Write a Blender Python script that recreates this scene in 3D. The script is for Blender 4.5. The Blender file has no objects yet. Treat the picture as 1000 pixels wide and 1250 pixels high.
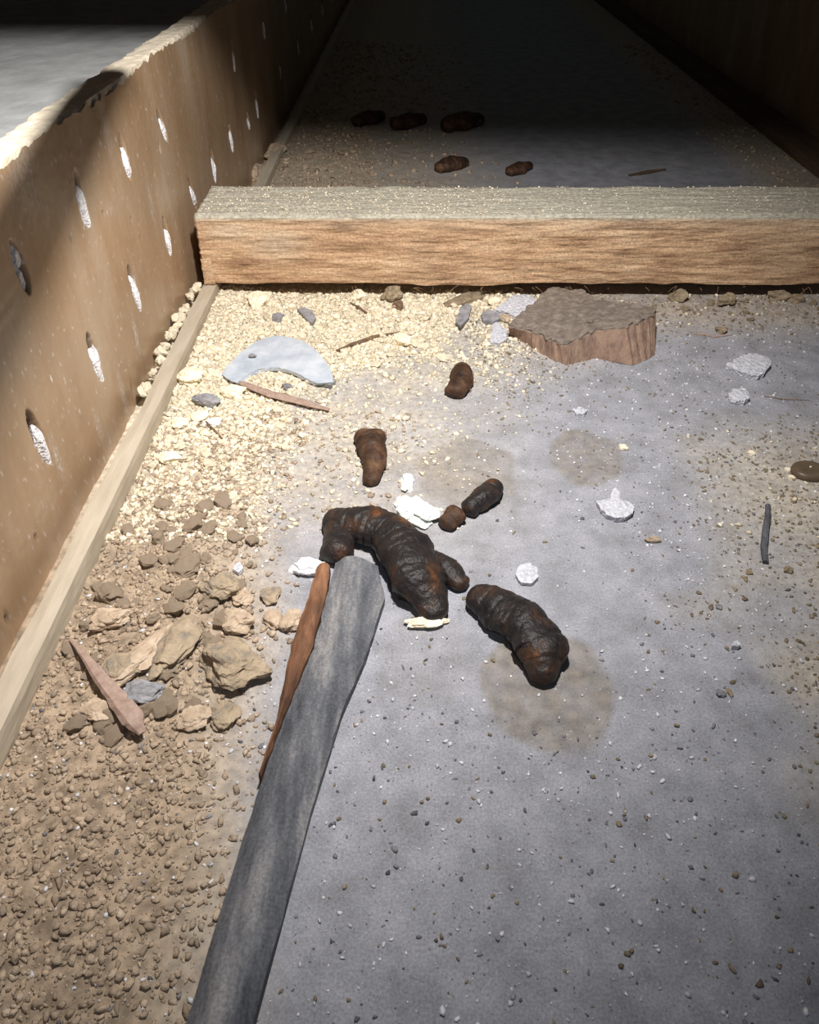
import bpy, bmesh, math, random
import numpy as np
from mathutils import Vector, noise, Matrix
from mathutils.geometry import delaunay_2d_cdt
random.seed(7); np.random.seed(7)
sc = bpy.context.scene
C = sc.collection

# ---------------------------------------------------------------- camera, world, light, exposure
H = 0.44; F = 1000.0; CX, CY = 514.0, 515.0
TH = math.radians(34.33); ct, st = math.cos(TH), math.sin(TH)
cd = bpy.data.cameras.new('camera'); cam = bpy.data.objects.new('camera', cd); C.objects.link(cam)
cd.sensor_fit = 'HORIZONTAL'; cd.sensor_width = 36; cd.lens = 36.0
cd.shift_x = -0.014; cd.shift_y = -0.110; cd.clip_start = 0.01
cam.location = (0, 0, H); cam.rotation_euler = (math.pi/2 - TH, 0, 0)
sc.camera = cam

w = bpy.data.worlds.new('world'); sc.world = w; w.use_nodes = True
w.node_tree.nodes['Background'].inputs[0].default_value = (0.62, 0.66, 0.60, 1)
w.node_tree.nodes['Background'].inputs[1].default_value = 0.03

LIGHT = Vector((0.03, 0.38, 0.70))
sd = bpy.data.lights.new('work_lamp_light', 'SPOT'); sl = bpy.data.objects.new('work_lamp_light', sd); C.objects.link(sl)
sd.energy = 39; sd.color = (1.0, 0.96, 0.92); sd.spot_size = math.radians(128); sd.spot_blend = 1.0; sd.shadow_soft_size = 0.020
sl.location = LIGHT
sl.rotation_euler = (Vector((-0.23, 0.83, 0.0)) - LIGHT).to_track_quat('-Z', 'Y').to_euler()
# weak cool fill light added beside the camera to brighten fronts and near floor
pd = bpy.data.lights.new('camera_fill_light', 'POINT'); pl = bpy.data.objects.new('camera_fill_light', pd); C.objects.link(pl)
pd.energy = 0.9; pd.color = (0.66, 0.80, 1.0); pd.shadow_soft_size = 0.01; pl.location = (0.05, -0.02, 0.47)

sc.view_settings.view_transform = 'Standard'; sc.view_settings.look = 'None'
sc.view_settings.gamma = 1; sc.view_settings.use_curve_mapping = False
sc.view_settings.exposure = 0.0

# ---------------------------------------------------------------- helpers
def P(px, py, z=0.0):                       # the point of the place seen at a pixel of the photo, at height z
    u, v = (px-CX)/F, (py-CY)/F
    d = Vector((u, ct - v*st, -st - v*ct))
    return Vector((0, 0, H)) + d*((z-H)/d.z)
def proj(x, y, z=0.0):
    X, Y, Z = x, y, z-H
    zc = Y*ct - Z*st
    return CX + F*X/zc, CY - F*(Y*st + Z*ct)/zc, zc
def psz(px, py): return proj(*P(px, py, 0.0))[2]/F      # metres per pixel there
def nz(x, y, s, o=0.0): return noise.noise(Vector((x*s, y*s, o)))
def sm(a, b, x):
    t = min(1, max(0, (x-a)/(b-a))); return t*t*(3-2*t)
def lerp(tab, x):
    if x <= tab[0][0]: return tab[0][1]
    for (a, p), (b, q) in zip(tab, tab[1:]):
        if x <= b: return p + (q-p)*(x-a)/(b-a)
    return tab[-1][1]
BAT_R, BAT_L, BAT_T = -0.245, -0.262, 0.022      # the left batten
EDGE = [(-.4,-.02),(.2,-.10),(.33,-.115),(.48,-.13),(.60,-.12),(.68,-.10),(.76,-.02),(.83,.06),(.90,.13),(1.1,.10),(1.3,-.05),(1.8,-.08),(4.5,-.1)]
def sandw(x, y):                                 # how much loose dirt covers the board there
    e = lerp(EDGE, y) + 0.025*nz(x, y, 14, 3)
    a = max(1 - sm(-0.045, 0.035, x-e), .55*(1-sm(.03, .26, x-e))*sm(.42,.60,y)*(1+.6*nz(x, y, 30, 21)))
    b = sm(0.79, 0.88, y)*(0.40+0.25*nz(x, y, 18, 9))*(1-sm(0.95,1.2,y))      # dirt along the beam
    c = 0.60*sm(0.20, 0.31, x + 0.07*nz(x, y, 16, 5))*(1-sm(.55,.68,y))*(sm(.2,.3,y))
    d = 0.6*sm(0.52, 0.62, x)*sm(1.1,1.2,y)
    return max(0, min(1, max(a, b, c, d)))
def fh(x, y):                                    # height of the ground
    s = sandw(x, y)
    h = 0.0006*nz(x, y, 60, 1) + s*(0.0022 + 0.0022*nz(x, y, 45, 2) + 0.0016*nz(x, y, 130, 4))
    px, py, _ = proj(x, y) if y > -0.1 else (0, 3000, 1)
    # the heap at lower left, the bank along the batten, the dirt under the beam
    h += 0.010*math.exp(-((x+0.185)/0.05)**2 - ((y-0.42)/0.09)**2)*(1+0.5*nz(x, y, 50, 8))
    h += 0.006*math.exp(-((x+0.235)/0.035)**2)*sm(.5,.8,y)*(1-sm(1.6,1.8,y))
    h += 0.004*math.exp(-((y-0.865)/0.030)**2)*(1-sm(-.05,.5,x)*0.75)
    h += 0.008*math.exp(-((x+0.17)/0.06)**2)*sm(1.1,1.25,y)
    return h
def G(px, py, dz=0.0):                           # ground point under a pixel
    p = P(px, py, 0)
    for _ in range(2): p = P(px, py, fh(p.x, p.y))
    p.z += dz; return p

def mat(name, cols, scale=60, rough=0.85, bump=0.3, bscale=300, bdist=0.001, island=0.0, stretch=None, spec=0.3, detail=6, pos=None, voro=None, fine=0.0, fscale=600):
    m = bpy.data.materials.new(name); m.use_nodes = True; nt = m.node_tree; N = nt.nodes; L = nt.links
    bs = N['Principled BSDF']; bs.inputs['Roughness'].default_value = rough; bs.inputs['Specular IOR Level'].default_value = spec
    tc = N.new('ShaderNodeTexCoord'); mp = N.new('ShaderNodeMapping'); L.new(tc.outputs['Object'], mp.inputs[0])
    if stretch: mp.inputs['Scale'].default_value = stretch
    n = N.new('ShaderNodeTexNoise'); n.inputs['Scale'].default_value = scale; n.inputs['Detail'].default_value = detail; n.inputs['Roughness'].default_value = .65
    L.new(mp.outputs[0], n.inputs[0])
    r = N.new('ShaderNodeValToRGB'); L.new(n.outputs[0], r.inputs[0])
    e = r.color_ramp.elements
    k = len(cols); ps = pos or [0.32 + 0.36*i/max(1, k-1) for i in range(k)]
    e[0].position = ps[0]; e[0].color = (*cols[0], 1); e[1].position = ps[-1]; e[1].color = (*cols[-1], 1)
    for i in range(1, k-1):
        q = e.new(ps[i]); q.color = (*cols[i], 1)
    out = r.outputs[0]
    if island:
        g = N.new('ShaderNodeNewGeometry'); hs = N.new('ShaderNodeHueSaturation')
        ma = N.new('ShaderNodeMapRange'); ma.inputs['To Min'].default_value = 1-island; ma.inputs['To Max'].default_value = 1+island
        L.new(g.outputs['Random Per Island'], ma.inputs[0]); L.new(ma.outputs[0], hs.inputs['Value']); L.new(out, hs.inputs['Color'])
        out = hs.outputs[0]
    if fine:
        g2 = N.new('ShaderNodeTexNoise'); g2.inputs['Scale'].default_value = fscale; g2.inputs['Detail'].default_value = 3; L.new(tc.outputs['Object'], g2.inputs[0])
        ma = N.new('ShaderNodeMapRange'); ma.inputs['From Min'].default_value = .3; ma.inputs['From Max'].default_value = .7; ma.inputs['To Min'].default_value = 1-fine; ma.inputs['To Max'].default_value = 1+fine
        hs = N.new('ShaderNodeHueSaturation'); L.new(g2.outputs[0], ma.inputs[0]); L.new(ma.outputs[0], hs.inputs['Value']); L.new(out, hs.inputs['Color']); out = hs.outputs[0]
    L.new(out, bs.inputs['Base Color'])
    b = N.new('ShaderNodeTexNoise'); b.inputs['Scale'].default_value = bscale; b.inputs['Detail'].default_value = 5; L.new(mp.outputs[0], b.inputs[0])
    if voro:
        b = N.new('ShaderNodeTexVoronoi'); b.inputs['Scale'].default_value = voro; L.new(mp.outputs[0], b.inputs[0])
    bp = N.new('ShaderNodeBump'); bp.inputs['Strength'].default_value = bump; bp.inputs['Distance'].default_value = bdist
    L.new(b.outputs[0], bp.inputs['Height']); L.new(bp.outputs[0], bs.inputs['Normal'])
    m['out'] = 1
    return m
def link_attr(m, attr, col, scale=120, amt=0.4, slot_rough=None):
    """mix another colour over the material where the mesh's own attribute says so"""
    nt = m.node_tree; N = nt.nodes; L = nt.links; bs = N['Principled BSDF']
    src = bs.inputs['Base Color'].links[0].from_socket
    a = N.new('ShaderNodeAttribute'); a.attribute_name = attr
    n = N.new('ShaderNodeTexNoise'); n.inputs['Scale'].default_value = scale; n.inputs['Detail'].default_value = 6
    tc = N.new('ShaderNodeTexCoord'); L.new(tc.outputs['Object'], n.inputs[0])
    r = N.new('ShaderNodeValToRGB'); L.new(n.outputs[0], r.inputs[0])
    r.color_ramp.elements[0].position = .35; r.color_ramp.elements[1].position = .65
    r.color_ramp.elements[0].color = (*[c*(1-amt) for c in col], 1); r.color_ramp.elements[1].color = (*[min(1, c*(1+amt)) for c in col], 1)
    mx = N.new('ShaderNodeMix'); mx.data_type = 'RGBA'
    L.new(a.outputs['Fac'], mx.inputs[0]); L.new(src, mx.inputs[6]); L.new(r.outputs[0], mx.inputs[7]); L.new(mx.outputs[2], bs.inputs['Base Color'])

def new(name, verts, faces, m, parent=None, smooth=False, attrs=None):
    me = bpy.data.meshes.new(name); me.from_pydata([tuple(v) for v in verts], [], faces); me.update()
    if smooth: me.polygons.foreach_set('use_smooth', [True]*len(me.polygons))
    if attrs:
        for k, v in attrs.items():
            a = me.attributes.new(k, 'FLOAT', 'POINT'); a.data.foreach_set('value', v)
    if m: me.materials.append(m)
    o = bpy.data.objects.new(name, me); C.objects.link(o)
    if parent: o.parent = parent
    return o
def newnp(name, V, T, m, parent=None):
    me = bpy.data.meshes.new(name)
    me.vertices.add(len(V)); me.vertices.foreach_set('co', V.astype(np.float32).ravel())
    me.loops.add(T.size); me.loops.foreach_set('vertex_index', T.astype(np.int32).ravel())
    me.polygons.add(len(T)); me.polygons.foreach_set('loop_start', np.arange(0, T.size, 3, dtype=np.int32))
    me.update(calc_edges=True); me.validate(); me.materials.append(m)
    o = bpy.data.objects.new(name, me); C.objects.link(o)
    if parent: o.parent = parent
    return o
def empty(name, loc=(0, 0, 0)):
    o = bpy.data.objects.new(name, None); o.empty_display_size = .02; C.objects.link(o); o.location = loc; return o
def tag(o, label=None, cat=None, group=None, kind=None):
    for k, v in (('label', label), ('category', cat), ('group', group), ('kind', kind)):
        if v: o[k] = v
    return o
def recenter(o):
    me = o.data; n = len(me.vertices); a = np.empty(n*3, np.float32); me.vertices.foreach_get('co', a); a = a.reshape(-1, 3)
    c = np.array([(a[:, 0].min()+a[:, 0].max())/2, (a[:, 1].min()+a[:, 1].max())/2, a[:, 2].min()]); a -= c
    me.vertices.foreach_set('co', a.ravel()); me.update(); o.location = Vector(c); return o

def grid_box(name, x0, x1, y0, y1, z0, z1, step, m, parent=None, amp=0.001, f=80, stretch=(0.15, 1, 1), round_=0.002, dust=None, smooth=True):
    """a sawn timber: subdivided box with worn edges and a rough sawn surface"""
    bm = bmesh.new()
    nx, ny, nzz = [max(2, int((b-a)/s)) for a, b, s in ((x0, x1, step[0]), (y0, y1, step[1]), (z0, z1, step[2]))]
    idx = {}
    def v(i, j, k):
        if (i, j, k) not in idx:
            x, y, z = x0+(x1-x0)*i/nx, y0+(y1-y0)*j/ny, z0+(z1-z0)*k/nzz
            on = [(i == 0) - (i == nx), (j == 0) - (j == ny), (k == 0) - (k == nzz)]
            d = amp*noise.fractal(Vector((x*stretch[0]*f, y*stretch[1]*f, z*stretch[2]*f)), 1, 2, 4)
            q = [x, y, z]; cnt = sum(1 for t in on if t)
            for t in range(3): q[t] += on[t]*(d + (round_*(0.6+0.6*noise.noise(Vector((x*25, y*25, z*25)))) if cnt > 1 else 0))
            idx[(i, j, k)] = bm.verts.new(q)
        return idx[(i, j, k)]
    for i in range(nx):
        for j in range(ny):
            bm.faces.new((v(i, j, nzz), v(i+1, j, nzz), v(i+1, j+1, nzz), v(i, j+1, nzz)))
            bm.faces.new((v(i, j, 0), v(i, j+1, 0), v(i+1, j+1, 0), v(i+1, j, 0)))
    for i in range(nx):
        for k in range(nzz):
            bm.faces.new((v(i, 0, k), v(i+1, 0, k), v(i+1, 0, k+1), v(i, 0, k+1)))
            bm.faces.new((v(i, ny, k), v(i, ny, k+1), v(i+1, ny, k+1), v(i+1, ny, k)))
    for j in range(ny):
        for k in range(nzz):
            bm.faces.new((v(0, j, k), v(0, j, k+1), v(0, j+1, k+1), v(0, j+1, k)))
            bm.faces.new((v(nx, j, k), v(nx, j+1, k), v(nx, j+1, k+1), v(nx, j, k+1)))
    me = bpy.data.meshes.new(name); bm.to_mesh(me); bm.free()
    if smooth: me.polygons.foreach_set('use_smooth', [False]*len(me.polygons))
    if dust:
        a = me.attributes.new('dust', 'FLOAT', 'POINT'); a.data.foreach_set('value', [dust(q.co) for q in me.vertices])
    me.materials.append(m); o = bpy.data.objects.new(name, me); C.objects.link(o)
    if parent: o.parent = parent
    return o

def densify(pts, step):
    out = []
    n = len(pts)
    for i in range(n):
        a, b = pts[i], pts[(i+1) % n]; k = max(1, int((b-a).length/step))
        out += [a.lerp(b, t/k) for t in range(k)]
    return out
def prism(name, top, bot, m, parent=None, step=0.004, jit=0.0008, amp=0.001, f=150, dome=0.0, smooth=False, loc=True):
    """a broken slab: a top outline and the outline of its foot, both in the place, joined by rough sides"""
    n0 = len(top)
    T, B = [], []
    for i in range(n0):
        a, b, c, d = top[i], top[(i+1) % n0], bot[i], bot[(i+1) % n0]; k = max(1, int((b-a).length/step))
        for t in range(k):
            T.append(a.lerp(b, t/k)); B.append(c.lerp(d, t/k))
    o_ = random.uniform(0, 50)
    for q, b in zip(T, B):
        j = Vector((nz(q.x, q.y, 200, o_), nz(q.x, q.y, 200, o_+7), 0))*jit*2
        q += j; b += j*0.7
    n = len(T)
    xs = [q.x for q in T]; ys = [q.y for q in T]
    pts = [Vector((q.x, q.y)) for q in T]
    def inside(x, y):
        c = False; j = n-1
        for i in range(n):
            if (ys[i] > y) != (ys[j] > y) and x < (xs[j]-xs[i])*(y-ys[i])/(ys[j]-ys[i])+xs[i]: c = not c
            j = i
        return c
    def edged(x, y): return min((x-xs[i])**2+(y-ys[i])**2 for i in range(n))**.5
    y = min(ys)
    while y < max(ys):
        x = min(xs)
        while x < max(xs):
            qx, qy = x+random.uniform(-.3, .3)*step, y+random.uniform(-.3, .3)*step
            if inside(qx, qy) and edged(qx, qy) > step*0.5: pts.append(Vector((qx, qy)))
            x += step
        y += step
    r = delaunay_2d_cdt(pts, [], [list(range(n))], 1, 1e-7)
    vs, fs = r[0], r[2]; orig = r[3]
    V = []; key = {}
    for i, q in enumerate(vs):
        src = [s for s in orig[i] if s < n]
        if src:
            z = T[src[0]].z; key[src[0]] = i; e = 0
        else:
            ww = [1/((q.x-xs[t])**2+(q.y-ys[t])**2+1e-8)**1.5 for t in range(0, n)]; z = sum(a*T[t].z for t, a in enumerate(ww))/sum(ww); e = edged(q.x, q.y)
        dm = dome*(1-math.exp(-(e/ (step*2.5))**1))
        V.append((q.x, q.y, z+dm + amp*noise.fractal(Vector((q.x*f, q.y*f, o_)), 1, 2, 3)))
    faces = [list(t) for t in fs]
    ring = [key[i] for i in range(n) if i in key]; idx = [i for i in range(n) if i in key]
    k = len(V); mid = len(V)+len(ring)
    for i in idx:
        q = T[i].lerp(B[i], .5); jj = Vector((nz(q.x, q.y, 300, o_+3), nz(q.x, q.y, 300, o_+5), 0))*jit*1.5; V.append(tuple(q+jj))
    for i in idx: V.append(tuple(B[i]))
    N_ = len(idx)
    for i in range(N_):
        j = (i+1) % N_
        faces.append([ring[i], k+i, k+j, ring[j]]); faces.append([k+i, mid+i, mid+j, k+j])
    faces.append([mid+i for i in range(N_)][::-1])
    o = new(name, V, faces, m, parent, smooth)
    bm = bmesh.new(); bm.from_mesh(o.data); bmesh.ops.recalc_face_normals(bm, faces=bm.faces); bm.to_mesh(o.data); bm.free()
    return recenter(o) if loc and not parent else o
def slab(name, px, m, th=0.004, z=0.0, **k):
    """flat broken piece: outline given by the pixels where its upper edge is seen"""
    c = [sum(a)/len(px) for a in zip(*px)]; g = G(*c).z + z
    top = [P(x, y, g+th) for x, y in px]; cc = sum(top, Vector())/len(top)
    bot = [Vector((cc.x+(q.x-cc.x)*.93, cc.y+(q.y-cc.y)*.93, g-0.0008)) for q in top]
    return prism(name, top, bot, m, **k)

ICO = {}
def ico(sub):
    if sub not in ICO:
        bm = bmesh.new(); bmesh.ops.create_icosphere(bm, subdivisions=sub, radius=1); bm.verts.ensure_lookup_table()
        ICO[sub] = (np.array([q.co[:] for q in bm.verts]), np.array([[v.index for v in fc.verts] for fc in bm.faces])); bm.free()
    return ICO[sub]
def rock_mesh(name, sub, rx, ry, rz, seed, rough=0.35, facets=4, m=None):
    V, T = ico(sub); V = V.copy(); rs = random.Random(seed)
    # chip flat faces off, then roughen
    for _ in range(facets):
        d = Vector((rs.gauss(0, 1), rs.gauss(0, 1), rs.gauss(0, .8))).normalized(); lim = rs.uniform(.55, .85); dn = np.array(d[:])
        s = V @ dn; ov = np.maximum(0, s-lim); V -= np.outer(ov*0.92, dn)
    out = []
    for q in V:
        v = Vector(q)
        k = 1 + rough*noise.fractal(v*1.3+Vector((seed*3.1, 0, 0)), 0.9, 2, 4) + 0.10*rough*noise.noise(v*9+Vector((seed, 0, 0)))
        out.append((v.x*k*rx, v.y*k*ry, v.z*k*rz))
    me = bpy.data.meshes.new(name); me.from_pydata(out, [], T.tolist()); me.update()
    if m: me.materials.append(m)
    return me
def clod(name, px, py, wpx, hpx, m, seed, label, cat='rubble', ang=0, thick=0.6, group=None, sub=4, rough=.35, sink=.3, facets=6):
    g = G(px, py); s = psz(px, py); rx = wpx*s/2
    el = math.atan2(H, g.y); rz = rx*thick*0.8
    ry = max(rx*.3, (hpx*s/2 - rz*math.cos(el)*.5)/math.sin(el))
    me = rock_mesh(name, sub, rx, ry, rz, seed, rough, facets, m)
    o = bpy.data.objects.new(name, me); C.objects.link(o); o.rotation_euler.z = math.radians(ang)
    o.location = (g.x, g.y, fh(g.x, g.y)+rz*(1-sink)); tag(o, label, cat, group); return o

def stick(name, pts, radii, m, sides=7, flat=1.0, seed=0, rough=.2, parent=None, closed=True, uprock=0):
    """bent stick through world points; flat < 1 makes it a splinter"""
    V, Fc = [], []; P_ = []
    R_ = []
    for i in range(len(pts)-1):
        k = 5
        for t in range(k): P_.append(pts[i].lerp(pts[i+1], t/k)); R_.append(radii[i]+(radii[i+1]-radii[i])*t/k)
    P_.append(pts[-1]); R_.append(radii[-1])
    for i, p in enumerate(P_):
        d = (P_[min(i+1, len(P_)-1)]-P_[max(i-1, 0)]).normalized(); sd_ = d.cross(Vector((0, 0, 1))).normalized(); up = sd_.cross(d)
        for j in range(sides):
            a = 2*math.pi*j/sides; r = R_[i]*(1+rough*noise.noise(Vector((i*.6+seed, j*1.7, seed))))
            V.append(p + sd_*math.cos(a)*r + up*math.sin(a)*r*flat)
    n = len(P_)
    for i in range(n-1):
        for j in range(sides): Fc.append((i*sides+j, i*sides+(j+1) % sides, (i+1)*sides+(j+1) % sides, (i+1)*sides+j))
    Fc.append(list(range(sides))[::-1]); Fc.append([(n-1)*sides+j for j in range(sides)])
    o = new(name, V, Fc, m, parent)
    bm = bmesh.new(); bm.from_mesh(o.data); bmesh.ops.recalc_face_normals(bm, faces=bm.faces); bm.to_mesh(o.data); bm.free()
    return recenter(o) if not parent else o

# ---------------------------------------------------------------- materials
M_floor = mat('grey_plasterboard', [(.245,.245,.265), (.32,.325,.36), (.40,.40,.445)], 34, .9, .45, 260, .0016, detail=12, fine=.20, fscale=700)
link_attr(M_floor, 'sand', (.60,.53,.41), 190, .30)
link_attr(M_floor, 'clay', (.34,.26,.185), 150, .35)
link_attr(M_floor, 'stain', (.215,.18,.135), 110, .35)
M_wall = mat('brown_board_paper', [(.31,.195,.11), (.38,.255,.155), (.45,.34,.24)], 14, .36, .12, 160, .0008, stretch=(1, 1, .35), spec=.5)
link_attr(M_wall, 'scuff', (.60,.56,.54), 300, .5)
link_attr(M_wall, 'slot', (.045,.035,.028), 120, .4)
M_core = mat('cream_gypsum', [(.62,.53,.40), (.82,.74,.60)], 90, .9, .5, 500)
M_plaster = mat('white_plaster', [(.66,.65,.67), (.88,.87,.89), (.93,.93,.94)], 300, .85, .7, 600, .0012, voro=420)
M_beam = mat('sawn_timber', [(.28,.16,.09), (.53,.34,.20), (.66,.47,.30)], 75, .8, 1.0, 260, .0022, stretch=(.22, 1, 1), detail=9, fine=.28, fscale=420)
link_attr(M_beam, 'dust', (.45,.42,.34), 260, .25)
M_batten = mat('dusty_batten', [(.43,.37,.28), (.54,.47,.37)], 120, .85, .4, 350, .0008, stretch=(1, .15, 1))
M_sand = mat('yellow_earth', [(.62,.52,.35), (.82,.73,.56), (.90,.85,.72)], 160, .95, .8, 700, .0008, island=.22)
M_clay = mat('tan_earth', [(.29,.225,.165), (.44,.34,.245), (.54,.44,.34)], 110, .95, .9, 500, .0012, island=.24)
M_clod = mat('tan_earth_clod', [(.20,.185,.17), (.38,.30,.21), (.50,.40,.28)], 75, .95, .9, 500, .0015)
M_brown = mat('brown_earth', [(.15,.12,.08), (.27,.21,.14), (.33,.27,.19)], 130, .95, .8, 600, .001, island=.3)
M_speck = mat('white_specks', [(.62,.62,.65), (.85,.85,.88)], 300, .8, .5, 700, .0006, island=.18)
M_grit = mat('grey_grit', [(.12,.12,.13), (.28,.27,.28)], 200, .9, .5, 700, .0006, island=.4)
M_grey = mat('grey_stone', [(.17,.17,.18), (.30,.30,.32), (.38,.37,.38)], 120, .85, .6, 600, .001)
M_shard = mat('pale_blue_grey_shard', [(.40,.46,.54), (.52,.58,.66), (.66,.70,.76)], 40, .45, .25, 500, .0006)
M_tile = mat('brown_fired_block', [(.20,.14,.115), (.32,.21,.155), (.38,.27,.20)], 130, .9, 1.0, 450, .0015, stretch=(1, 1, .3))
M_tiletop = mat('dusty_block_top', [(.15,.125,.105), (.22,.18,.15), (.30,.26,.22)], 110, .95, 1.0, 380, .002)
M_twig = mat('brown_twig', [(.10,.06,.035), (.26,.17,.11)], 160, .8, .6, 500, .0008)
M_pink = mat('pinkish_wood', [(.30,.20,.16), (.47,.35,.29)], 160, .75, .5, 300, .0008)
M_rust = mat('red_brown_wood', [(.05,.03,.022), (.16,.075,.04), (.34,.17,.09)], 80, .75, .7, 300, .001, stretch=(1, .25, 1))
M_strip = mat('dark_grey_weathered', [(.05,.055,.065), (.13,.135,.15), (.30,.29,.29)], 55, .8, .7, 450, .001, stretch=(1, .22, 1), fine=.25)
M_dung = mat('dark_dropping', [(.012,.011,.012), (.026,.021,.020), (.06,.032,.02), (.22,.08,.025)], 45, .45, .9, 220, .002, pos=[.3, .5, .6, .72])
M_dungb = mat('brown_dropping', [(.02,.012,.009), (.07,.035,.02), (.16,.085,.045)], 60, .6, .8, 220, .002)
M_chip = mat('lavender_white_plaster', [(.42,.43,.48), (.62,.63,.69), (.74,.75,.80)], 260, .85, 1.0, 600, .0012, voro=420)
M_tuft = mat('white_mould', [(.66,.68,.62), (.85,.88,.84)], 120, .95, .8, 500, .001)
M_seed = mat('dark_brown_shell', [(.10,.07,.045), (.17,.125,.085)], 60, .35, .2, 300, .0005, stretch=(.25, 1, 1))
M_slab = mat('pale_grey_board', [(.30,.31,.31), (.42,.43,.43)], 30, .8, .4, 250)
M_dark = mat('dark_timber', [(.07,.045,.028), (.14,.09,.055)], 60, .85, .5, 300, .001, stretch=(1, .15, 1))

# ---------------------------------------------------------------- floor
def axis(segs):
    out = []
    for a, b, s in segs:
        n = max(1, round((b-a)/s)); out += [a+(b-a)*i/n for i in range(n)]
    return out+[segs[-1][1]]
xs = axis([(-.36,-.28,.01), (-.28,.52,.003), (.52,.76,.008), (.76,.80,.02)])
ys = axis([(-.35,.05,.008), (.05,.92,.003), (.92,1.25,.012), (1.25,2.0,.006), (2.0,4.6,.03)])
STAINS = [(716,558,46,36,.62), (572,576,66,42,.55), (668,840,82,75,.72), (600,600,50,30,.20), (520,800,60,60,.12), (985,570,40,22,.25), (455,560,40,40,.12)]
V = []; A = []; Bc = []; S = []
SP = [(P(a, b), c*psz(a, b), d*psz(a, b)/math.sin(math.atan2(H, P(a, b).y)), e) for a, b, c, d, e in STAINS]
for y in ys:
    for x in xs:
        V.append((x, y, fh(x, y))); s = sandw(x, y)
        cl = (1-sm(.38, .66, y+.05*nz(x, y, 10, 6)))*(1 if x < .2 else .3) if y < 1.1 else .6
        if y > .8 and x > .0: cl = max(cl, .75*sm(.02, .2, x))
        A.append(s); Bc.append(s*cl)
        t = 0
        for c, rx, ry, e in SP:
            dx, dy = (x-c.x)/rx, (y-c.y)/ry; d = math.hypot(dx, dy)+.18*nz(x, y, 40, 11)
            if d < 1.2: t = max(t, e*(1-sm(.88, 1.03, d)))
        S.append(t*(.8+.4*nz(x, y, 90, 12)))
nx = len(xs); Fc = [(j*nx+i, j*nx+i+1, (j+1)*nx+i+1, (j+1)*nx+i) for j in range(len(ys)-1) for i in range(nx-1)]
floor = new('floor', V, Fc, M_floor, None, True, {'sand': A, 'clay': Bc, 'stain': S}); tag(floor, kind='structure')

# ---------------------------------------------------------------- left wall: slotted plaster backing board
WX = -0.277; WT = 0.273
def W(px, py):                                  # pixel -> (Y, Z) on the wall plane
    u, v = (px-CX)/F, (py-CY)/F; d = Vector((u, ct-v*st, -st-v*ct)); t = WX/d.x
    return d.y*t, H + d.z*t
SLOT = [((93,213),(108,284),17), ((15,298),(38,364),20), ((147,168),(160,224),12), ((193,138),(205,176),10), ((157,328),(173,384),14),
        ((200,268),(209,314),9), ((231,221),(240,257),8), ((258,184),(264,226),7), ((279,153),(285,188),5), ((301,138),(305,160),4),
        ((108,411),(126,469),17), ((35,506),(62,571),26)]
slots = []
for a, b, wd in SLOT:
    ya, za = W(*a); yb, zb = W(*b); yc = (ya+yb)/2
    mx, my = (a[0]+b[0])/2, (a[1]+b[1])/2
    dydx = abs(W(mx+1, my)[0]-W(mx-1, my)[0])/2
    slots.append([yc, (za+zb)/2, max(.0028, min(.0062, wd*dydx/2*.75)), (za-zb)/2, (yb-ya)/(za-zb)])
for k in range(14):                             # the board's rows of slots go on beyond
    slots.append([1.30+.14*k, .20-.10*(k % 2), .004, .022, 0])
for k in range(5): slots.append([.40-.14*k, .20-.10*(k % 2), .004, .022, 0])
DENT = [(88,291,.0022,.0045), (9,755,.0028,.005), (44,656,.0018,.003), (186,336,.0012,.002), (160,268,.0014,.003), (126,260,.0016,.002), (171,290,.001,.0015), (195,182,.0022,.006), (188,213,.0014,.003), (162,475,.0016,.006)]
dents = [(*W(a, b), c, d) for a, b, c, d in DENT]
SC = [(128,150,.010,.03,.30), (150,480,.005,.03,.35), (166,408,.004,.018,.6), (120,520,.004,.018,.35), (70,560,.004,.02,.4), (118,600,.003,.015,.35), (185,250,.006,.03,.25), (98,640,.006,.02,.25), (165,340,.004,.02,.3), (30,215,.02,.02,.3), (135,255,.01,.006,.25)]
scf = [(*W(a, b), c, d, e) for a, b, c, d, e in SC]
wy = axis([(-.35,.28,.01), (.28,1.16,.0016), (1.16,2.2,.003), (2.2,4.6,.02)])
wz = axis([(-.002,.04,.004), (.04,.262,.0016), (.262,WT,.0012)])
def slotd(y, z):
    d = 0; s_ = 0
    for yc, zc, hw, hh, sl_ in slots:
        if abs(y-yc) > .03 or abs(z-zc) > hh+.01: continue
        t = (z-zc)/hh; c = yc - sl_*(z-zc)
        hwz = hw*max(0, 1-abs(t-.15)**2.4)**.7 if abs(t) < 1.15 else 0
        e = abs(y-c) - hwz
        if hwz > 0 and e < .0012:
            k = 1-sm(-.0012, .0008, e); d = max(d, k*.009*(1-.55*sm(.2, -1, t))); s_ = max(s_, k)
    for yc, zc, ry, rz in dents:
        q = ((y-yc)/ry)**2+((z-zc)/rz)**2
        if q < 2: d = max(d, .0035*math.exp(-q*2)); s_ = max(s_, .7*math.exp(-q*1.5))
    return d, s_
V = []; SL = []; SF = []
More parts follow.
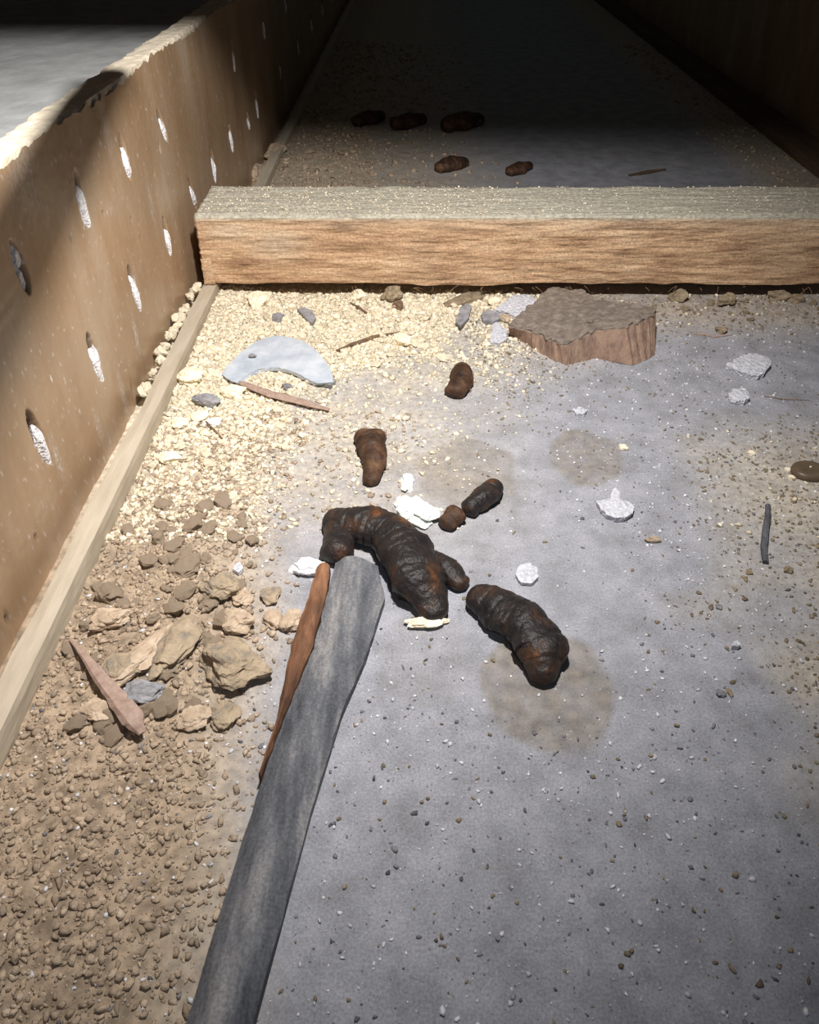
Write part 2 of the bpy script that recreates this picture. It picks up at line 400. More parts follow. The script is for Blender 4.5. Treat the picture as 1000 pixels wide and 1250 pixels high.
for z in wz:
    for y in wy:
        d, s_ = slotd(y, z)
        zz = z
        if z > .262: zz = .262 + (z-.262)*(1+ .40*noise.fractal(Vector((y*70, 0, 3)), 1, 2, 3) + .25*math.sin(y*21+1))
        sc_ = 0
        for yc, zc, ry, rz, e in scf:
            q = ((y-yc)/ry)**2+((z-zc)/rz)**2
            if q < 4: sc_ = max(sc_, 1.5*e*math.exp(-q)*(.6+1.2*noise.noise(Vector((y*500, z*120, 2)))))
        v_ = noise.noise(Vector((y*420, z*160, 8)))
        if v_ > .46: sc_ = max(sc_, (v_-.46)*3.0)
        V.append((WX - d + .0010*noise.noise(Vector((y*9, z*9, 1))) + .0002*noise.noise(Vector((y*150, z*150, 1))), y, zz)); SL.append(s_); SF.append(max(0, sc_))
ny = len(wy); Fc = [(j*ny+i, (j+1)*ny+i, (j+1)*ny+i+1, j*ny+i+1)[::-1] for j in range(len(wz)-1) for i in range(ny-1)]
wall = new('wall_left', V, Fc, M_wall, None, True, {'slot': SL, 'scuff': SF}); tag(wall, kind='structure')
# the plaster that was pressed through each slot from the other side
for i, (yc, zc, hw, hh, sl_) in enumerate(slots):
    if i == 1: par = [(.3, .55, .2, -.3, .0052), (.35, .45, .7, .45, .0045)]
    else: par = [(.92, .78, .30, -.20, .0022)]
    for kw, kh, oy, oz, dep in par:
        me = rock_mesh('plaster_plug', 3, .0042, hw*kw, hh*kh, 40+i, .30, 2, M_plaster)
        o = bpy.data.objects.new('plaster_plug', me); C.objects.link(o); o.parent = wall
        o.location = (WX-dep, yc+hw*oy - sl_*hh*oz, zc+hh*oz); o.rotation_euler.x = sl_
        if i == 0: o['label'] = 'white plaster pushed through a slot in the brown board'
ctp = grid_box('gypsum_core', -.306, -.2790, -.35, 4.6, .255, .2765, (.005, .006, .004), M_core, wall, .0012, 120, (1, 1, 1), .002)
grid_box('gypsum_back', -.306, -.292, -.35, 4.6, 0.0, .2545, (.01, .1, .05), M_core, wall, .0003)
outer = grid_box('wall_outer', -.95, -.3190, -.35, 4.6, 0.0, .262, (.01, .02, .05), M_slab, None, .001, 30, (1, 1, 1), .003); tag(outer, kind='structure')
wr = grid_box('wall_right', .755, .785, -.35, 4.6, -.001, .275, (.015, .05, .02), M_wall, None, .0005, 20, (1, 1, 1), .002); tag(wr, kind='structure')

# ---------------------------------------------------------------- timbers
o = grid_box('wooden_batten', BAT_L, BAT_R, -.30, 4.5, -.001, BAT_T, (.006, .008, .005), M_batten, None, .0006, 90, (1, .2, 1), .0012); recenter(o)
tag(o, 'thin pale dusty wooden batten running along the foot of the brown left wall', 'batten')
o = grid_box('wooden_batten', .667, .729, -.30, 4.5, -.001, BAT_T, (.01, .02, .005), M_dark, None, .0006, 60, (1, .2, 1), .0012); recenter(o)
tag(o, 'dark wide batten behind the beam at the upper right corner', 'batten')
BY0, BY1, BZ0, BZ1 = .9026, 1.0053, BAT_T+.0002, .1083
beam = empty('wooden_beam', (.24, .954, BZ0))
tag(beam, 'thick rough sawn timber beam lying across the whole space on the battens', 'beam')
def bd(c):
    t = 1 if c.z > BZ1-.004 else 0
    f = .75*sm(BZ1-.030, BZ1-.002, c.z + .006*nz(c.x, c.z, 30, 2)) * .35
    for (cx, cz, rx, rz, e) in ((-.17, .075, .035, .02, .45), (-.22,.09,.03,.015,.4), (.0,.06,.03,.05,.12)):
        f = max(f, e*math.exp(-((c.x-cx)/rx)**2-((c.z-cz)/rz)**2))
    g = 0.22*max(0, nz(c.x, c.z, 7, 5))
    return max(t, f, g)
b = grid_box('timber', -.260, .742, BY0, BY1, BZ0, BZ1, (.003, .006, .003), M_beam, None, .0016, 150, (.10, 1, 1), .0022, bd)
b.parent = beam; b.matrix_parent_inverse = Matrix.Translation(-beam.location)
b = grid_box('corner_block', -.2595, -.2455, BY0-.0014, BY0+.012, BZ0+.0005, BZ0+.033, (.003, .003, .003), M_beam, None, .0008, 150, (.2, 1, 1), .001, lambda c: .1)
b.parent = beam; b.matrix_parent_inverse = Matrix.Translation(-beam.location)
# unseen blockers added overhead to shade what lies behind the beam
o = grid_box('added_shade_bar', -.95, .95, .600, .700, .566, .612, (.05, .02, .02), M_dark, None, .001, 40, (.1, 1, 1), .002); recenter(o)
tag(o, 'dark bar added overhead out of view to shade the floor behind the beam', 'shade blocker')
o = grid_box('added_shade_board', -.95, .95, .700, 1.60, .597, .611, (.05, .03, .01), M_dark, None, .001, 40, (.1, 1, 1), .002); recenter(o)  # added unseen, stops the higher rays that pass over the bar
tag(o, 'dark board added overhead out of view to shade farther behind the beam', 'board')
def mid(px, py, t): 
    y, z = W(px, py); return LIGHT.lerp(Vector((WX, y, z)), t)
a, b_, c_ = mid(125, 90, .66), mid(50, 255, .63), mid(-62, 480, .55)
o = stick('added_shade_rod', [a+(a-b_)*.25, b_, c_+(c_-b_)*.2], [.017, .018, .020], M_dark, 6, .8, 5, .12)  # added between lamp and wall, only to throw the diagonal shadow band
tag(o, 'slim dark rod added out of view to cast a shadow band on the left wall', 'brace')

# ---------------------------------------------------------------- the broken block by the beam
blk = empty('broken_block', G(710, 420)); tag(blk, 'large broken brown block with dusty top, in front of the beam', 'block')
tp = [((621,400),.018), ((640,382),.020), ((659,364),.022), ((669,355),.024), ((676,353),.024), ((712,356),.026), ((722,365),.028), ((748,371),.030), ((775,374),.033),
      ((801,378),.034), ((797,386),.036), ((781,394),.036), ((765,401),.036), ((745,402),.034), ((729,404),.031), ((712,412),.026), ((690,423),.021), ((672,417),.019), ((657,409),.018), ((640,404),.018)]
top = [P(x, y, z) for (x, y), z in tp]
fb = {9:(800,428),10:(799,434),11:(788,440),12:(773,446),13:(757,443),14:(742,440),15:(724,438),16:(692,446),17:(677,441),18:(659,431),19:(640,419),0:(622,410)}
bot = [P(*fb[i], .0005) if i in fb else Vector((top[i].x, top[i].y+.004, .0005)) for i in range(len(top))]
pr = prism('block_body', top, bot, M_tile, None, .003, .0010, .0006, 150, loc=False)
pr.parent = blk; pr.matrix_parent_inverse = Matrix.Translation(-blk.location)
pr2 = prism('dusty_crust', [q+Vector((0, .0010, .0024)) for q in top], [q+Vector((0, .0006, -.0004)) for q in top], M_tiletop, None, .003, .0016, .0024, 120, loc=False)
pr2.parent = blk; pr2.matrix_parent_inverse = Matrix.Translation(-blk.location); pr2['label'] = 'grey-brown dusty crust on top of the block'
for (x, y, sd_) in ((771,398,3),(657,402,4),(720,392,5)):
    me = rock_mesh('crust_lump', 2, .004, .003, .002, sd_, .4, 3, M_tiletop); o = bpy.data.objects.new('crust_lump', me); C.objects.link(o); o.parent = blk
    p = P(x, y, .034 if x > 700 else .020); o.location = p-blk.location

# ---------------------------------------------------------------- pale curved shard, chips, slivers
oc = [(265,345),(295,305),(330,270),(365,242),(400,222),(435,210),(470,205),(515,212),(560,225),(595,248),(620,275),(645,305),(662,335),(668,372),(612,376),(590,368),(575,360),(530,335),(500,325),(470,320),(430,320),(400,325),(370,338),(345,355),(318,372),(300,368)]
oc = [(180+.34*x, 340+.34*y) for x, y in oc]
o = slab('curved_shard', oc, M_shard, .0035, .0035, step=.003, jit=.0006, amp=.0004, f=60)
tag(o, 'pale blue-grey crescent-shaped broken shard lying on yellow dirt', 'shard')
CH = [([(603,378),(614,369),(628,360),(644,359),(655,366),(650,374),(637,385),(628,386),(617,380)], .006, 'jagged white plaster flake leaning at the left end of the brown block'),
      ([(602,394),(608,393),(614,398),(620,404),(618,415),(609,419),(598,418),(600,407)], .005, 'white plaster chip below the grey sliver, left of the brown block'),
      ([(884,445),(896,440),(905,434),(915,431),(932,433),(939,437),(941,446),(934,455),(926,459),(908,455),(895,450)], .006, 'largest white plaster flake on the right part of the grey floor'),
      ([(889,480),(896,475),(906,474),(914,479),(916,485),(909,489),(899,489),(891,486)], .006, 'oval white plaster chip just below the largest flake at right'),
      ([(699,500),(705,497),(713,497),(719,500),(714,505),(704,506)], .004, 'small white plaster crumb between the brown block and the round damp stain'),
      ([(728,610),(738,610),(746,607),(747,599),(752,596),(757,601),(757,608),(766,612),(774,618),(773,625),(762,632),(752,632),(741,628),(733,621)], .006, 'white porous plaster piece with a nub, right of the droppings')]
for px, th, lb in CH:
    o = slab('plaster_chip', px, M_chip, th, 0, step=.002, jit=.0010, amp=.0013, f=260, dome=.001)
    tag(o, lb, 'plaster chip')
SM = [((629,700),(634,690),(645,686),(656,692),(657,704),(648,713),(636,711),'round white chip lying right of the middle droppings'),
      ((286,688),(293,686),(297,692),(292,699),(285,695),'small white pellet left of the droppings, above the big clods'),
      ((894,772),(900,780),(904,786),(893,788),(889,780),'tiny white flake at lower right of the grey floor')]
for *px, lb in SM:
    if lb.startswith('tiny'): px = [(895,783),(901,781),(905,786),(900,789),(893,788)]
    tag(slab('plaster_chip', px, M_chip, .004, 0, step=.003, jit=.0006, amp=.0005), lb, 'plaster chip')
GR = [([(363,377),(372,374),(381,379),(386,388),(381,394),(373,388)], 'dark grey slate chip on yellow dirt below the beam'),
      ([(332,384),(340,381),(347,384),(342,389),(333,389)], 'small dark grey chip left of the larger slate chip'),
      ([(587,384),(596,377),(606,381),(611,388),(602,393),(590,391)], 'dark grey thin chip between the two white plaster pieces'),
      ([(556,392),(562,375),(570,370),(576,374),(572,388),(562,398)], 'long grey-brown chip under the tan bark flake'),
      ([(384,452),(397,458),(410,464),(404,470),(386,466)], 'dark chip under the right tip of the crescent shard')]
for px, lb in GR: tag(slab('stone_chip', px, M_grey, .004, .001, step=.003, jit=.0006, amp=.0008), lb, 'stone chip')
o = slab('bark_flake', [(541,370),(556,362),(575,355),(588,356),(590,362),(574,366),(560,372),(546,375)], M_brown, .006, .001, step=.003, amp=.0012, dome=.002)
tag(o, 'tan curled bark flake at the foot of the beam', 'bark')
# sticks
def stk(name, px, r, m, label, cat='stick', flat=.7, lift=0, seed=1, sides=7):
    pts = []
    for (x, y), rr in zip(px, r): pts.append(G(x, y, rr*flat*.8+lift))
    return tag(stick(name, pts, r, m, sides, flat, seed), label, cat)
stk('wood_splinter', [(283,466),(300,474),(330,486),(370,496),(402,504)], [.0006,.0035,.0048,.0046,.002], M_pink, 'pinkish brown split sliver pointing down right below the crescent shard', 'splinter', .5, .003)
stk('twig', [(411,431),(430,424),(452,417),(455,414),(488,408)], [.0015,.0028,.003,.0022,.0012], M_twig, 'thin brown twig slanting up right, right of the crescent shard', 'twig', .7, .002)
stk('twig', [(252,518),(262,529),(272,540)], [.0006,.0011,.0009], M_twig, 'short dark curved twig left of the droppings beside a grey stone', 'twig', 1, .003)
stk('twig', [(428,372),(438,378),(448,384)], [.001,.002,.001], M_twig, 'short brown splinter on dirt left of the dark nut husk', 'twig', .7, .002)
stk('twig', [(845,408),(858,409),(872,412),(895,409)], [.0006,.0012,.0012,.0005], M_pink, 'pale thin straw by a small dark lump under the beam at right', 'twig', 1)
stk('stick', [(937,619),(937,632),(934,650),(932,672),(934,689)], [.0022,.0026,.0027,.0028,.0024], M_strip, 'dark grey rod-like stick standing out alone on the right floor', 'stick', 1, 0, 4, 8)
stk('wood_splinter', [(88,788),(104,806),(124,834),(146,862),(166,888),(176,904)], [.0007,.0022,.0042,.0058,.007,.002], M_pink, 'pale pinkish wood splinter rising from the rubble at lower left', 'splinter', .55, .006, 3)
stk('twig', [(932,484),(955,488),(985,489)], [.0004,.0007,.0004], M_twig, 'hair-thin dark stem beside the oval chip at right', 'twig', 1)
stk('twig', [(768,215),(790,212),(812,208)], [.003,.005,.003], M_dark, 'dark twig lying on the floor behind the beam', 'twig', .6)
# frayed fibres under the beam edge
for i in range(26):
    x = random.uniform(430, 990); y = random.uniform(349, 355); g = P(x, y, .018); g.y = BY0+random.uniform(-.006, .002); g.z = BAT_T - random.uniform(0, .003)
    e = g+Vector((random.uniform(-.012, .012), random.uniform(-.008, .0), random.uniform(-.010, .001)))
    o = stick('wood_fibre', [g-beam.location, (g+e)/2+Vector((0, 0, .001))-beam.location, e-beam.location], [.0005,.0004,.0002], M_twig, 4, 1, i, .1, beam)

# ---------------------------------------------------------------- the long strips at the bottom
def strip(name, left, right, m, label, th, crown, cat):
    V = []; n = 9; R = []
    L_ = [G(*q) for q in left]; R_ = [G(*q) for q in right]; rows = []
    for (a, b), (c, d) in zip(zip(L_, L_[1:]), zip(R_, R_[1:])):
        for t in range(8): rows.append((a.lerp(b, t/8), c.lerp(d, t/8)))
    rows.append((L_[-1], R_[-1])); Fc = []
    for r_, (a, b) in enumerate(rows):
        for k in range(n):
            s = k/(n-1); q = a.lerp(b, s); q.z = .002 + th + crown*math.sin(math.pi*s)+.0009*noise.fractal(Vector((q.x*160, q.y*50, 2)), 1, 2, 3)
            if 0 < r_ < len(rows)-1 and k in (0, n-1): q.x += .0012*nz(q.x, q.y, 120, k)
            V.append(q)
        for k in range(n):
            s = k/(n-1); q = a.lerp(b, s); q.z = .0015 + .5*crown*math.sin(math.pi*s); V.append(q)
    for r_ in range(len(rows)-1):
        a = r_*2*n; b = a+2*n
        for k in range(n-1):
            Fc.append((a+k, b+k, b+k+1, a+k+1)); Fc.append((a+n+k, a+n+k+1, b+n+k+1, b+n+k))
        Fc.append((a, a+n, b+n, b)); Fc.append((a+n-1, b+n-1, b+2*n-1, a+2*n-1))
    for a in (0, (len(rows)-1)*2*n):
        for k in range(n-1): Fc.append((a+k, a+k+1, a+n+k+1, a+n+k))
    o = new(name, V, Fc, m, None, False)
    bm = bmesh.new(); bm.from_mesh(o.data); bmesh.ops.recalc_face_normals(bm, faces=bm.faces); bm.to_mesh(o.data); bm.free()
    return tag(recenter(o), label, cat)
strip('weathered_strip', [(412,690),(404,720),(384,800),(350,880),(308,1000), (215,1300)], [(462,700),(470,738),(447,810),(417,880),(380,1000), (300,1300)], M_strip, 'broad dark grey weathered strip running out of view at the bottom', .005, .006, 'strip')
strip('bark_strip', [(388,704),(378,740),(357,800),(340,888),(318,960)], [(404,702),(400,735),(383,800),(348,888),(321,960)], M_rust, 'narrow red-brown bark strip along the left side of the grey strip', .008, .004, 'bark')

# ---------------------------------------------------------------- droppings
def dropping(px, rpx, m, seed, label, group=None, flat=.8, rough=.32):
    pts = []; rr = []
    for (x, y), r in zip(px, rpx):
        s = psz(x, y); R = r*s; rr.append(R); q = G(x, y+r*.15); pts.append(Vector((q.x, q.y, fh(q.x, q.y)+R*flat*.86)))
    # smooth the path, taper the ends
    P_ = [pts[0]+(pts[0]-pts[1]).normalized()*rr[0]*.75]; R_ = [rr[0]*.18]
    for i in range(len(pts)-1):
        for t in range(8):
            a = t/8; P_.append(pts[i].lerp(pts[i+1], a)); R_.append(rr[i]+(rr[i+1]-rr[i])*a)
    P_.append(pts[-1]); R_.append(rr[-1]); P_.append(pts[-1]+(pts[-1]-pts[-2]).normalized()*rr[-1]*.75); R_.append(rr[-1]*.18)
    n = len(P_); S_ = 20; V = []; Fc = []
    for k in range(3):
        P_ = [P_[0]]+[(P_[i-1]+P_[i]*2+P_[i+1])/4 for i in range(1, n-1)]+[P_[-1]]
    P2 = [];R2 = []
    for i in range(n-1):
        k = 3
        for t in range(k): P2.append(P_[i].lerp(P_[i+1], t/k)); R2.append(R_[i]+(R_[i+1]-R_[i])*math.sin(t/k*math.pi/2) if i == 0 else (R_[i]+(R_[i+1]-R_[i])*(1-math.cos(t/k*math.pi/2)) if i == n-2 else R_[i]+(R_[i+1]-R_[i])*t/k))
    P2.append(P_[-1]); R2.append(R_[-1]); n = len(P2)
    for i, p in enumerate(P2):
        d = (P2[min(i+1, n-1)]-P2[max(i-1, 0)]).normalized(); sd_ = d.cross(Vector((0, 0, 1))).normalized(); up = sd_.cross(d)
        for j in range(S_):
            a = 2*math.pi*j/S_; dr = sd_*math.cos(a)+up*math.sin(a)*flat
            q = p+dr*R2[i]; k = 1+.6*rough*noise.fractal(q*55+Vector((seed*5, 0, 0)), 1, 2, 4)+.22*noise.noise(q*40+Vector((0, seed, 0)))
            k *= 1-.07*max(0, math.sin(i*.42+seed+2.5*noise.noise(q*30)))**6
            V.append(p+dr*R2[i]*k)
    for i in range(n-1):
        for j in range(S_): Fc.append((i*S_+j, i*S_+(j+1) % S_, (i+1)*S_+(j+1) % S_, (i+1)*S_+j))
    Fc.append(list(range(S_))[::-1]); Fc.append([(n-1)*S_+j for j in range(S_)])
    o = new('animal_dropping', V, Fc, m, None, True)
    bm = bmesh.new(); bm.from_mesh(o.data); bmesh.ops.recalc_face_normals(bm, faces=bm.faces); bm.to_mesh(o.data); bm.free()
    return tag(recenter(o), label, 'dropping', group)
dropping([(565,457),(562,470),(556,482)], [12,17,13], M_dungb, 1, 'small dark oval dropping nearest the beam, alone above the others')
dropping([(443,538),(456,545),(457,568),(453,590)], [12,18,15,10], M_dungb, 2, 'brown comma-shaped dropping at the left, above the black heap')
dropping([(546,642),(556,634)], [12,14], M_dungb, 3, 'small round brown dropping at the lower left end of the short slanting pair')
dropping([(574,624),(590,614),(602,600)], [14,17,13], M_dung, 4, 'dark dropping at the upper right end of the short slanting pair')
dropping([(412,640),(412,682)], [15,19], M_dung, 5, 'black dropping lump at the left end of the biggest heap')
dropping([(408,642),(440,648),(475,658),(497,690),(512,722),(530,752)], [18,25,30,33,35,18], M_dung, 6, 'biggest long black dropping, bent, at the middle of the floor', flat=.75)
dropping([(528,686),(545,702),(562,716)], [12,17,12], M_dung, 7, 'short black dropping touching the right side of the biggest one')
dropping([(584,734),(610,752),(640,772),(660,800),(662,828)], [18,27,31,30,18], M_dung, 8, 'thick curved black dropping at lower right of the heap')
for i, (x, y, r, lb) in enumerate(((448,150,15,'dark dropping farthest left behind the beam'), (497,154,17,'dark reddish dropping second from left behind the beam'), (562,156,20,'thick dark dropping right of the far row behind the beam'), (550,206,16,'dark dropping close behind the beam near its middle'), (633,210,13,'small dark dropping rightmost behind the beam'))):
    dropping([(x-r*.8, y+3), (x+r*.1, y), (x+r, y-4)], [r*.55, r*.7, r*.5], M_dungb, 20+i, lb)
clod('mould_tuft', 508, 628, 46, 40, M_tuft, 31, 'fluffy white mould tuft between the black heap and the slanting pair', 'mould', 20, .45, rough=.5)
clod('mould_tuft', 497, 590, 18, 26, M_tuft, 32, 'small white mould tuft above the larger tuft', 'mould', 0, .5, rough=.5)
clod('plaster_lump', 378, 698, 46, 26, M_speck, 33, 'whitish lump at the top end of the red-brown bark strip', 'plaster', 0, .5)

# ---------------------------------------------------------------- clods one by one
CL = [(286,817,84,66,M_clod,-18,.55,'biggest flat grey-tan clod at lower left beside the bark strip'),
      (272,722,48,38,M_clod,20,.7,'tan clod with a dark underside, top of the group left of the bark strip'),
      (290,764,46,34,M_clay,-8,.6,'crumbly tan clod just above the biggest flat clod'),
      (356,761,32,32,M_clay,0,.7,'rounded tan clod touching the left edge of the bark strip'),
      (334,758,26,28,M_clay,10,.6,'small tan clod left of the rounded clod by the bark strip'),
      (296,732,26,24,M_clay,10,.6,'small tan clod right of the dark-bottomed clod'),
      (330,730,28,24,M_clod,30,.6,'greyish tan clod above the small clods by the bark strip'),
      (213,790,52,78,M_clod,-12,.6,'tall tan clod with a grey right side in the left heap'),
      (178,800,38,80,M_clay,-28,.5,'long slanting clod left of the tall clod in the heap'),
      (150,820,52,44,M_clod,10,.5,'grey-tan clod in the middle of the left heap'),
      (135,760,52,28,M_clay,15,.5,'tan clod at the top of the left heap beside the batten'),
      (176,852,54,34,M_grey,5,.6,'grey stony lump near the pinkish splinter at lower left'),
      (120,872,44,28,M_clay,-10,.5,'tan clod left of the pinkish splinter near the bottom'),
      (240,880,44,30,M_clay,15,.5,'tan clod below the biggest flat clod'),
      (272,876,40,36,M_clod,30,.5,'brownish grey clod at the bottom left of the bark strip'),
      (252,494,36,18,M_grey,-5,.6,'grey stone beside the batten left of the pinkish sliver'),
      (232,465,30,24,M_sand,0,.7,'yellow clod between the batten and the crescent shard'),
      (284,482,30,18,M_sand,10,.7,'yellow clod under the left tip of the crescent shard'),
      (243,512,24,16,M_sand,30,.7,'yellow clod below the grey stone by the batten'),
      (218,520,24,16,M_sand,-20,.6,'yellow clod nearest the batten in the middle of its length'),
      (262,518,24,12,M_speck,0,.5,'whitish flat stone beside the short curved twig'),
      (206,563,30,18,M_sand,0,.5,'orange-yellow clod at the batten level with the upper droppings'),
      (318,372,26,26,M_sand,10,.9,'pointed yellow clod close under the beam at left'),
      (480,366,26,20,M_brown,10,.9,'grey-brown lump above the dark nut husk under the beam'),
      (493,420,26,18,M_sand,0,.8,'orange-yellow crumb at the right end of the long brown twig'),
      (438,364,20,14,M_sand,0,.8,'yellow crumb under the beam above the short brown splinter'),
      (603,372,16,12,M_sand,0,.8,'small yellow crumb above the white flake by the block'),
      (617,392,13,12,M_clay,0,.8,'tan crumb between the white chips left of the block'),
      (880,406,14,12,M_brown,0,.9,'dark little lump on the pale straw under the beam at right'),
      (950,366,26,14,M_brown,0,.7,'brown clod under the beam near the right edge'),
      (884,372,28,16,M_brown,20,.8,'brown clod under the beam above the pale straw'),
      (972,368,22,12,M_brown,20,.7,'smaller brown clod touching the right clod under the beam'),
      (828,366,24,16,M_brown,0,.8,'brown clod under the beam right of the block'),
      (761,548,14,8,M_sand,0,.6,'yellowish crumb right of the round damp stain'),
      (917,555,10,8,M_sand,0,.8,'round yellow pellet on the bare right floor'),
      (797,661,20,9,M_clay,0,.6,'tan crumb right of the droppings on grey floor'),
      (880,848,12,12,M_grit,0,.9,'round grey pebble near the bottom right'),
      (891,847,8,12,M_brown,0,.8,'brown seed beside the round grey pebble'),
      (877,742,8,9,M_grit,0,.9,'tiny black pebble right of the lower droppings'),
      (520,762,52,20,M_sand,10,.35,'tan crumb pressed under the lower end of the biggest dropping'),
      (915,700,9,9,M_brown,0,.8,'brown grain left of the dusty orange patch at right'),
      (962,698,14,10,M_brown,0,.8,'brown crumb below the dark stick at right'),
      (309,443,11,5,M_grit,0,.5,'small dark oval lump standing for a hole on the crescent shard'),  # dark lump laid here in place of a hole in the shard
      (352,475,14,9,M_grit,0,.8,'dark pebble inside the curve of the crescent shard'),
      (310,216,26,24,M_clay,0,.8,'pale tan lump behind the beam against the left wall'),
      (338,192,26,20,M_clay,0,.8,'tan lump farther back beside the left batten')]
for i, (x, y, wd, ht, m, an, tk, lb) in enumerate(CL):
    o = clod('dirt_clod' if m not in (M_grey, M_grit, M_speck) else 'pebble', x, y, wd, ht, m, 100+i, lb, 'clod' if m not in (M_grey, M_grit, M_speck) else 'pebble', an, tk, sub=4 if wd > 24 else 3, rough=.33)
    if 'on the crescent' in lb: o.location.z += .008
# nut husk and the dark shell disc
hk = empty('nut_husk', G(486, 378)); tag(hk, 'dark split nut husk with orange inside under the beam', 'husk')
for nm, m, dx, r in (('shell', M_twig, 0, .0075), ('kernel', M_clay, -.003, .005)):
    me = rock_mesh(nm, 3, r*.8, r, r*.8, 5+r*100, .4, 3, m); o = bpy.data.objects.new(nm, me); C.objects.link(o); o.parent = hk; o.location = (dx, 0, .005)
g = G(987, 579); V = []; Fc = []; n = 28
for r, z in ((1, 0), (1.02, .0035), (.95, .0062), (.75, .0072), (.5, .0068), (.25, .006)):
    for k in range(n): a = 2*math.pi*k/n; V.append((r*.0155*math.cos(a)*1.0, r*.0125*math.sin(a), z+.0002*math.sin(k*3)))
for q in range(5):
    for k in range(n): Fc.append((q*n+k, q*n+(k+1) % n, (q+1)*n+(k+1) % n, (q+1)*n+k))
Fc.append(list(range(n))[::-1]); Fc.append([5*n+k for k in range(n)])
dsc = empty('seed_shell', (g.x, g.y, fh(g.x, g.y))); tag(dsc, 'dark brown oval seed shell on orange dust at the right edge', 'shell')
new('shell_disc', V, Fc, M_seed, dsc, True)
me = rock_mesh('pale_grain', 2, .001, .001, .0007, 3, .3, 2, M_sand); o = bpy.data.objects.new('pale_grain', me); C.objects.link(o); o.parent = dsc; o.location = (.001, .002, .0068)

# ---------------------------------------------------------------- countable crumbs in the rubble (shared meshes)
protos = {}
for nm, m in (('sand', M_sand), ('clay', M_clay), ('brown', M_brown), ('speck', M_speck)):
    protos[nm] = [rock_mesh('dirt_crumb', 2, 1, 1, .75, 300+k+len(nm)*10, .45, 4, m) for k in range(7)]
BLUR = [(548,445),(600,470),(650,530),(705,580),(740,640),(775,720),(775,800),(735,885),(640,885),(560,860),(470,790),(400,700),(345,690),(350,600),(380,520),(430,455)]
def inpoly(x, y, poly):
    c = False; j = len(poly)-1
    for i in range(len(poly)):
        if (poly[i][1] > y) != (poly[j][1] > y) and x < (poly[j][0]-poly[i][0])*(y-poly[i][1])/(poly[j][1]-poly[i][1])+poly[i][0]: c = not c
        j = i
    return c
KEEP = [(o.location.x, o.location.y) for o in C.objects if o.get('category') in ('clod', 'pebble', 'plaster chip', 'mould')]
def crumbs(nm, n, region, smin, smax, label, group, name='dirt_crumb', cat='crumb'):
    k = 0; tries = 0
    while k < n and tries < n*60:
        tries += 1; x, y = region()
        if x is None: continue
        if x < BAT_R+.002 or inpoly(*proj(x, y)[:2], BLUR): continue
        if any(abs(x-a)+abs(y-b) < .007 for a, b in KEEP): continue
        s = random.uniform(smin, smax)
        if x - s < BAT_R: continue
        me = random.choice(protos[nm]); o = bpy.data.objects.new(name, me); C.objects.link(o)
        o.location = (x, y, fh(x, y)+s*.35); o.scale = (s*random.uniform(.8, 1.3), s*random.uniform(.7, 1.1), s*random.uniform(.55, .9)); o.rotation_euler = (random.uniform(-.3, .3), random.uniform(-.3, .3), random.uniform(0, 6.28))
        tag(o, label, cat, group); k += 1
def reg(x0, x1, y0, y1, wmin=.5):
    def f():
        x, y = random.uniform(x0, x1), random.uniform(y0, y1)
        return (x, y) if sandw(x, y) > wmin else (None, None)
    return f
crumbs('sand', 110, reg(-.245, .12, .70, .90), .0025, .0062, 'yellow dirt crumb in the bank between the beam and the crescent shard', 'yellow crumbs under the beam')
crumbs('sand', 40, reg(-.245, -.12, .52, .70), .0025, .0055, 'yellow dirt crumb beside the middle of the left batten', 'yellow crumbs beside the batten')
crumbs('clay', 70, reg(-.245, -.11, .30, .52), .0035, .0095, 'tan earth crumb of the heap at the lower left', 'tan crumbs of the lower left heap')
crumbs('brown', 30, reg(.12, .50, .85, .90, .2), .002, .006, 'brown dirt crumb along the beam right of the block', 'brown crumbs along the beam')
crumbs('clay', 20, reg(-.245, -.06, 1.15, 1.8), .004, .012, 'tan earth crumb in the dark behind the beam at left', 'crumbs behind the beam')
# crumbs heaped in the gap between wall and batten
for i in range(30):
    y = random.uniform(.66, .90); s = random.uniform(.0045, .0075); o = bpy.data.objects.new('dirt_crumb', random.choice(protos['sand'])); C.objects.link(o)
    o.location = (-.2665+random.uniform(-.003, .0015), y, BAT_T-.002+random.uniform(0, .007)*sm(.64, .76, y)); o.scale = (s*.9, s, s*.8); o.rotation_euler = (random.random(), random.random(), random.random()*6)
    tag(o, 'yellow crumb wedged between the brown wall and the batten', 'crumb', 'crumbs wedged behind the batten')

# ---------------------------------------------------------------- fine debris nobody could count
def scatter(name, m, n, region, smin, smax, power, label, cat, flat=.7, blurk=.35, parent=None, zf=None):
    V0, T0 = ico(1); Vs = []; Ts = []; k = 0
    for _ in range(n*40):
        if k >= n: break
        x, y = region()
        if x is None: continue
        if zf is None and (x < BAT_R+.001): continue
        if zf is None and y > 0.25 and y < 1.0 and inpoly(*proj(x, y)[:2], BLUR) and random.random() > blurk: continue
        s = smin*(smax/smin)**(random.random()**power)
        j = np.random.uniform(.45, 1.4, (len(V0), 1)); a = random.random()*6.28; ca, sa = math.cos(a), math.sin(a)
        v = V0*j*np.array([s*random.uniform(.8, 1.4), s*random.uniform(.6, 1), s*flat])
        v = v @ np.array([[ca, sa, 0], [-sa, ca, 0], [0, 0, 1]])
        z = (zf(x, y) if zf else fh(x, y))+s*.25
        Vs.append(v+np.array([x, y, z])); Ts.append(T0+k*len(V0)); k += 1
    o = newnp(name, np.concatenate(Vs), np.concatenate(Ts), m, parent)
    return tag(o, label, cat, None, 'stuff')
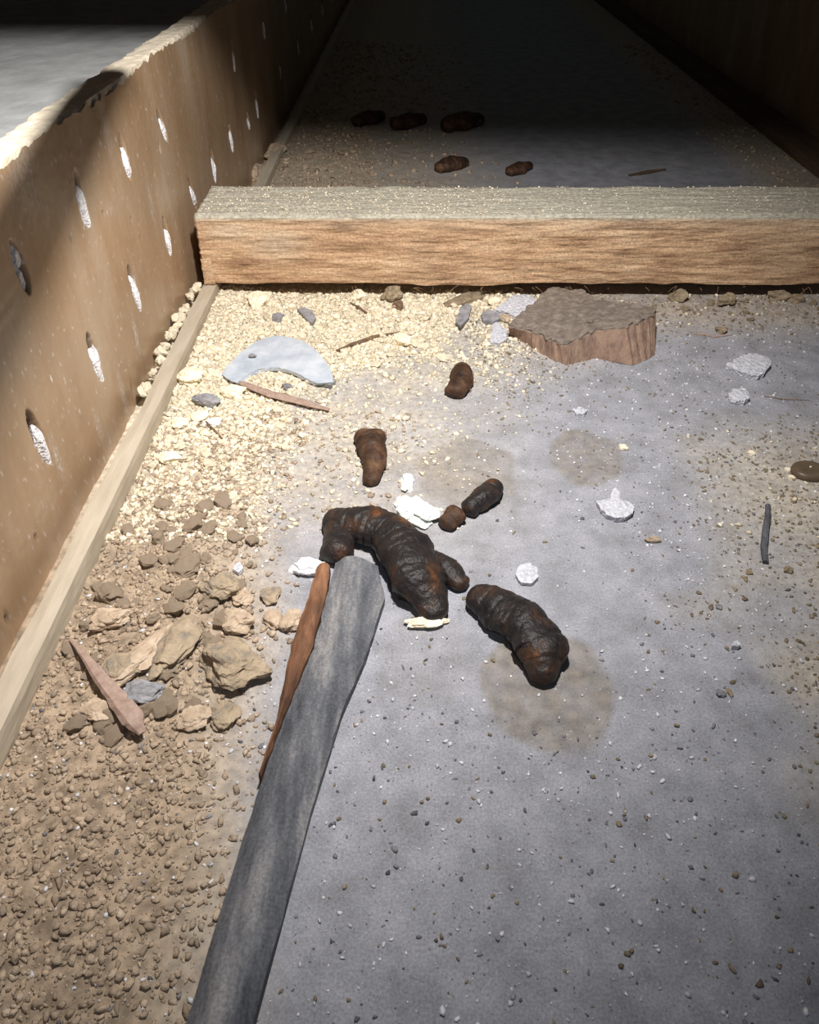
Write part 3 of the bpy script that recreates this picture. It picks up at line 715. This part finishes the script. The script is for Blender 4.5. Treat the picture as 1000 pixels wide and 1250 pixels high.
def wreg(x0, x1, y0, y1, p=1.0, inv=False, low=False):
    def f():
        x, y = random.uniform(x0, x1), random.uniform(y0, y1); s = sandw(x, y); 
        if inv: s = 1-s*.2
        elif x > .14 and low: s *= .12
        return (x, y) if random.random() < s**p else (None, None)
    return f
scatter('sand_grains', M_sand, 24000, wreg(-.245, .45, .47, .93, 1.3, low=True), .0004, .0034, 1.9, 'loose yellow dirt grains spread below the beam', 'dirt')
scatter('sand_lumps', M_sand, 2600, wreg(-.245, .15, .60, .92, 2.5), .0016, .0048, 1.6, 'coarser pale yellow lumps in the bank below the beam', 'dirt')
scatter('earth_grains', M_clay, 20000, wreg(-.245, .0, .02, .66, 1.3), .0003, .0030, 1.9, 'loose tan earth grains around the lower left heap', 'dirt')
scatter('brown_grains', M_brown, 9000, wreg(.05, .55, .28, .93, .8), .0004, .0022, 1.7, 'fine brown dirt grains over the right floor', 'dirt')
scatter('ochre_grains', M_brown, 3500, lambda: (random.uniform(-.1, .60), random.uniform(.15, .93)), .0003, .0019, 2.4, 'scattered brown and ochre grains lying thinly over the bare grey board', 'grains')
scatter('far_grains', M_clay, 5000, wreg(-.245, .66, 1.1, 2.6, 1.0), .0008, .006, 1.8, 'loose earth grains on the floor behind the beam', 'dirt')
scatter('plaster_specks', M_speck, 12000, wreg(-.245, .60, .15, .93, 1, True), .00025, .0018, 3.0, 'tiny white plaster specks sprinkled over the floor', 'specks')
scatter('grey_grit', M_grit, 7000, wreg(-.245, .60, .15, .93, 1, True), .0003, .0017, 2.2, 'fine grey grit sprinkled over the floor', 'grit')
scatter('beam_dust', M_sand, 3800, lambda: (random.uniform(-.255, .70)*1.0 if random.random() < .6 else random.uniform(-.255, .1), random.uniform(BY0+.004, BY1-.003)), .0003, .0016, 2.0, 'loose dusty grains', '', zf=lambda x, y: BZ1+.0003, parent=None)
bdst = C.objects['beam_dust']; bdst.parent = beam; bdst.matrix_parent_inverse = Matrix.Translation(-beam.location); del bdst['label']
for k in ('category',):
    if k in bdst: del bdst[k]
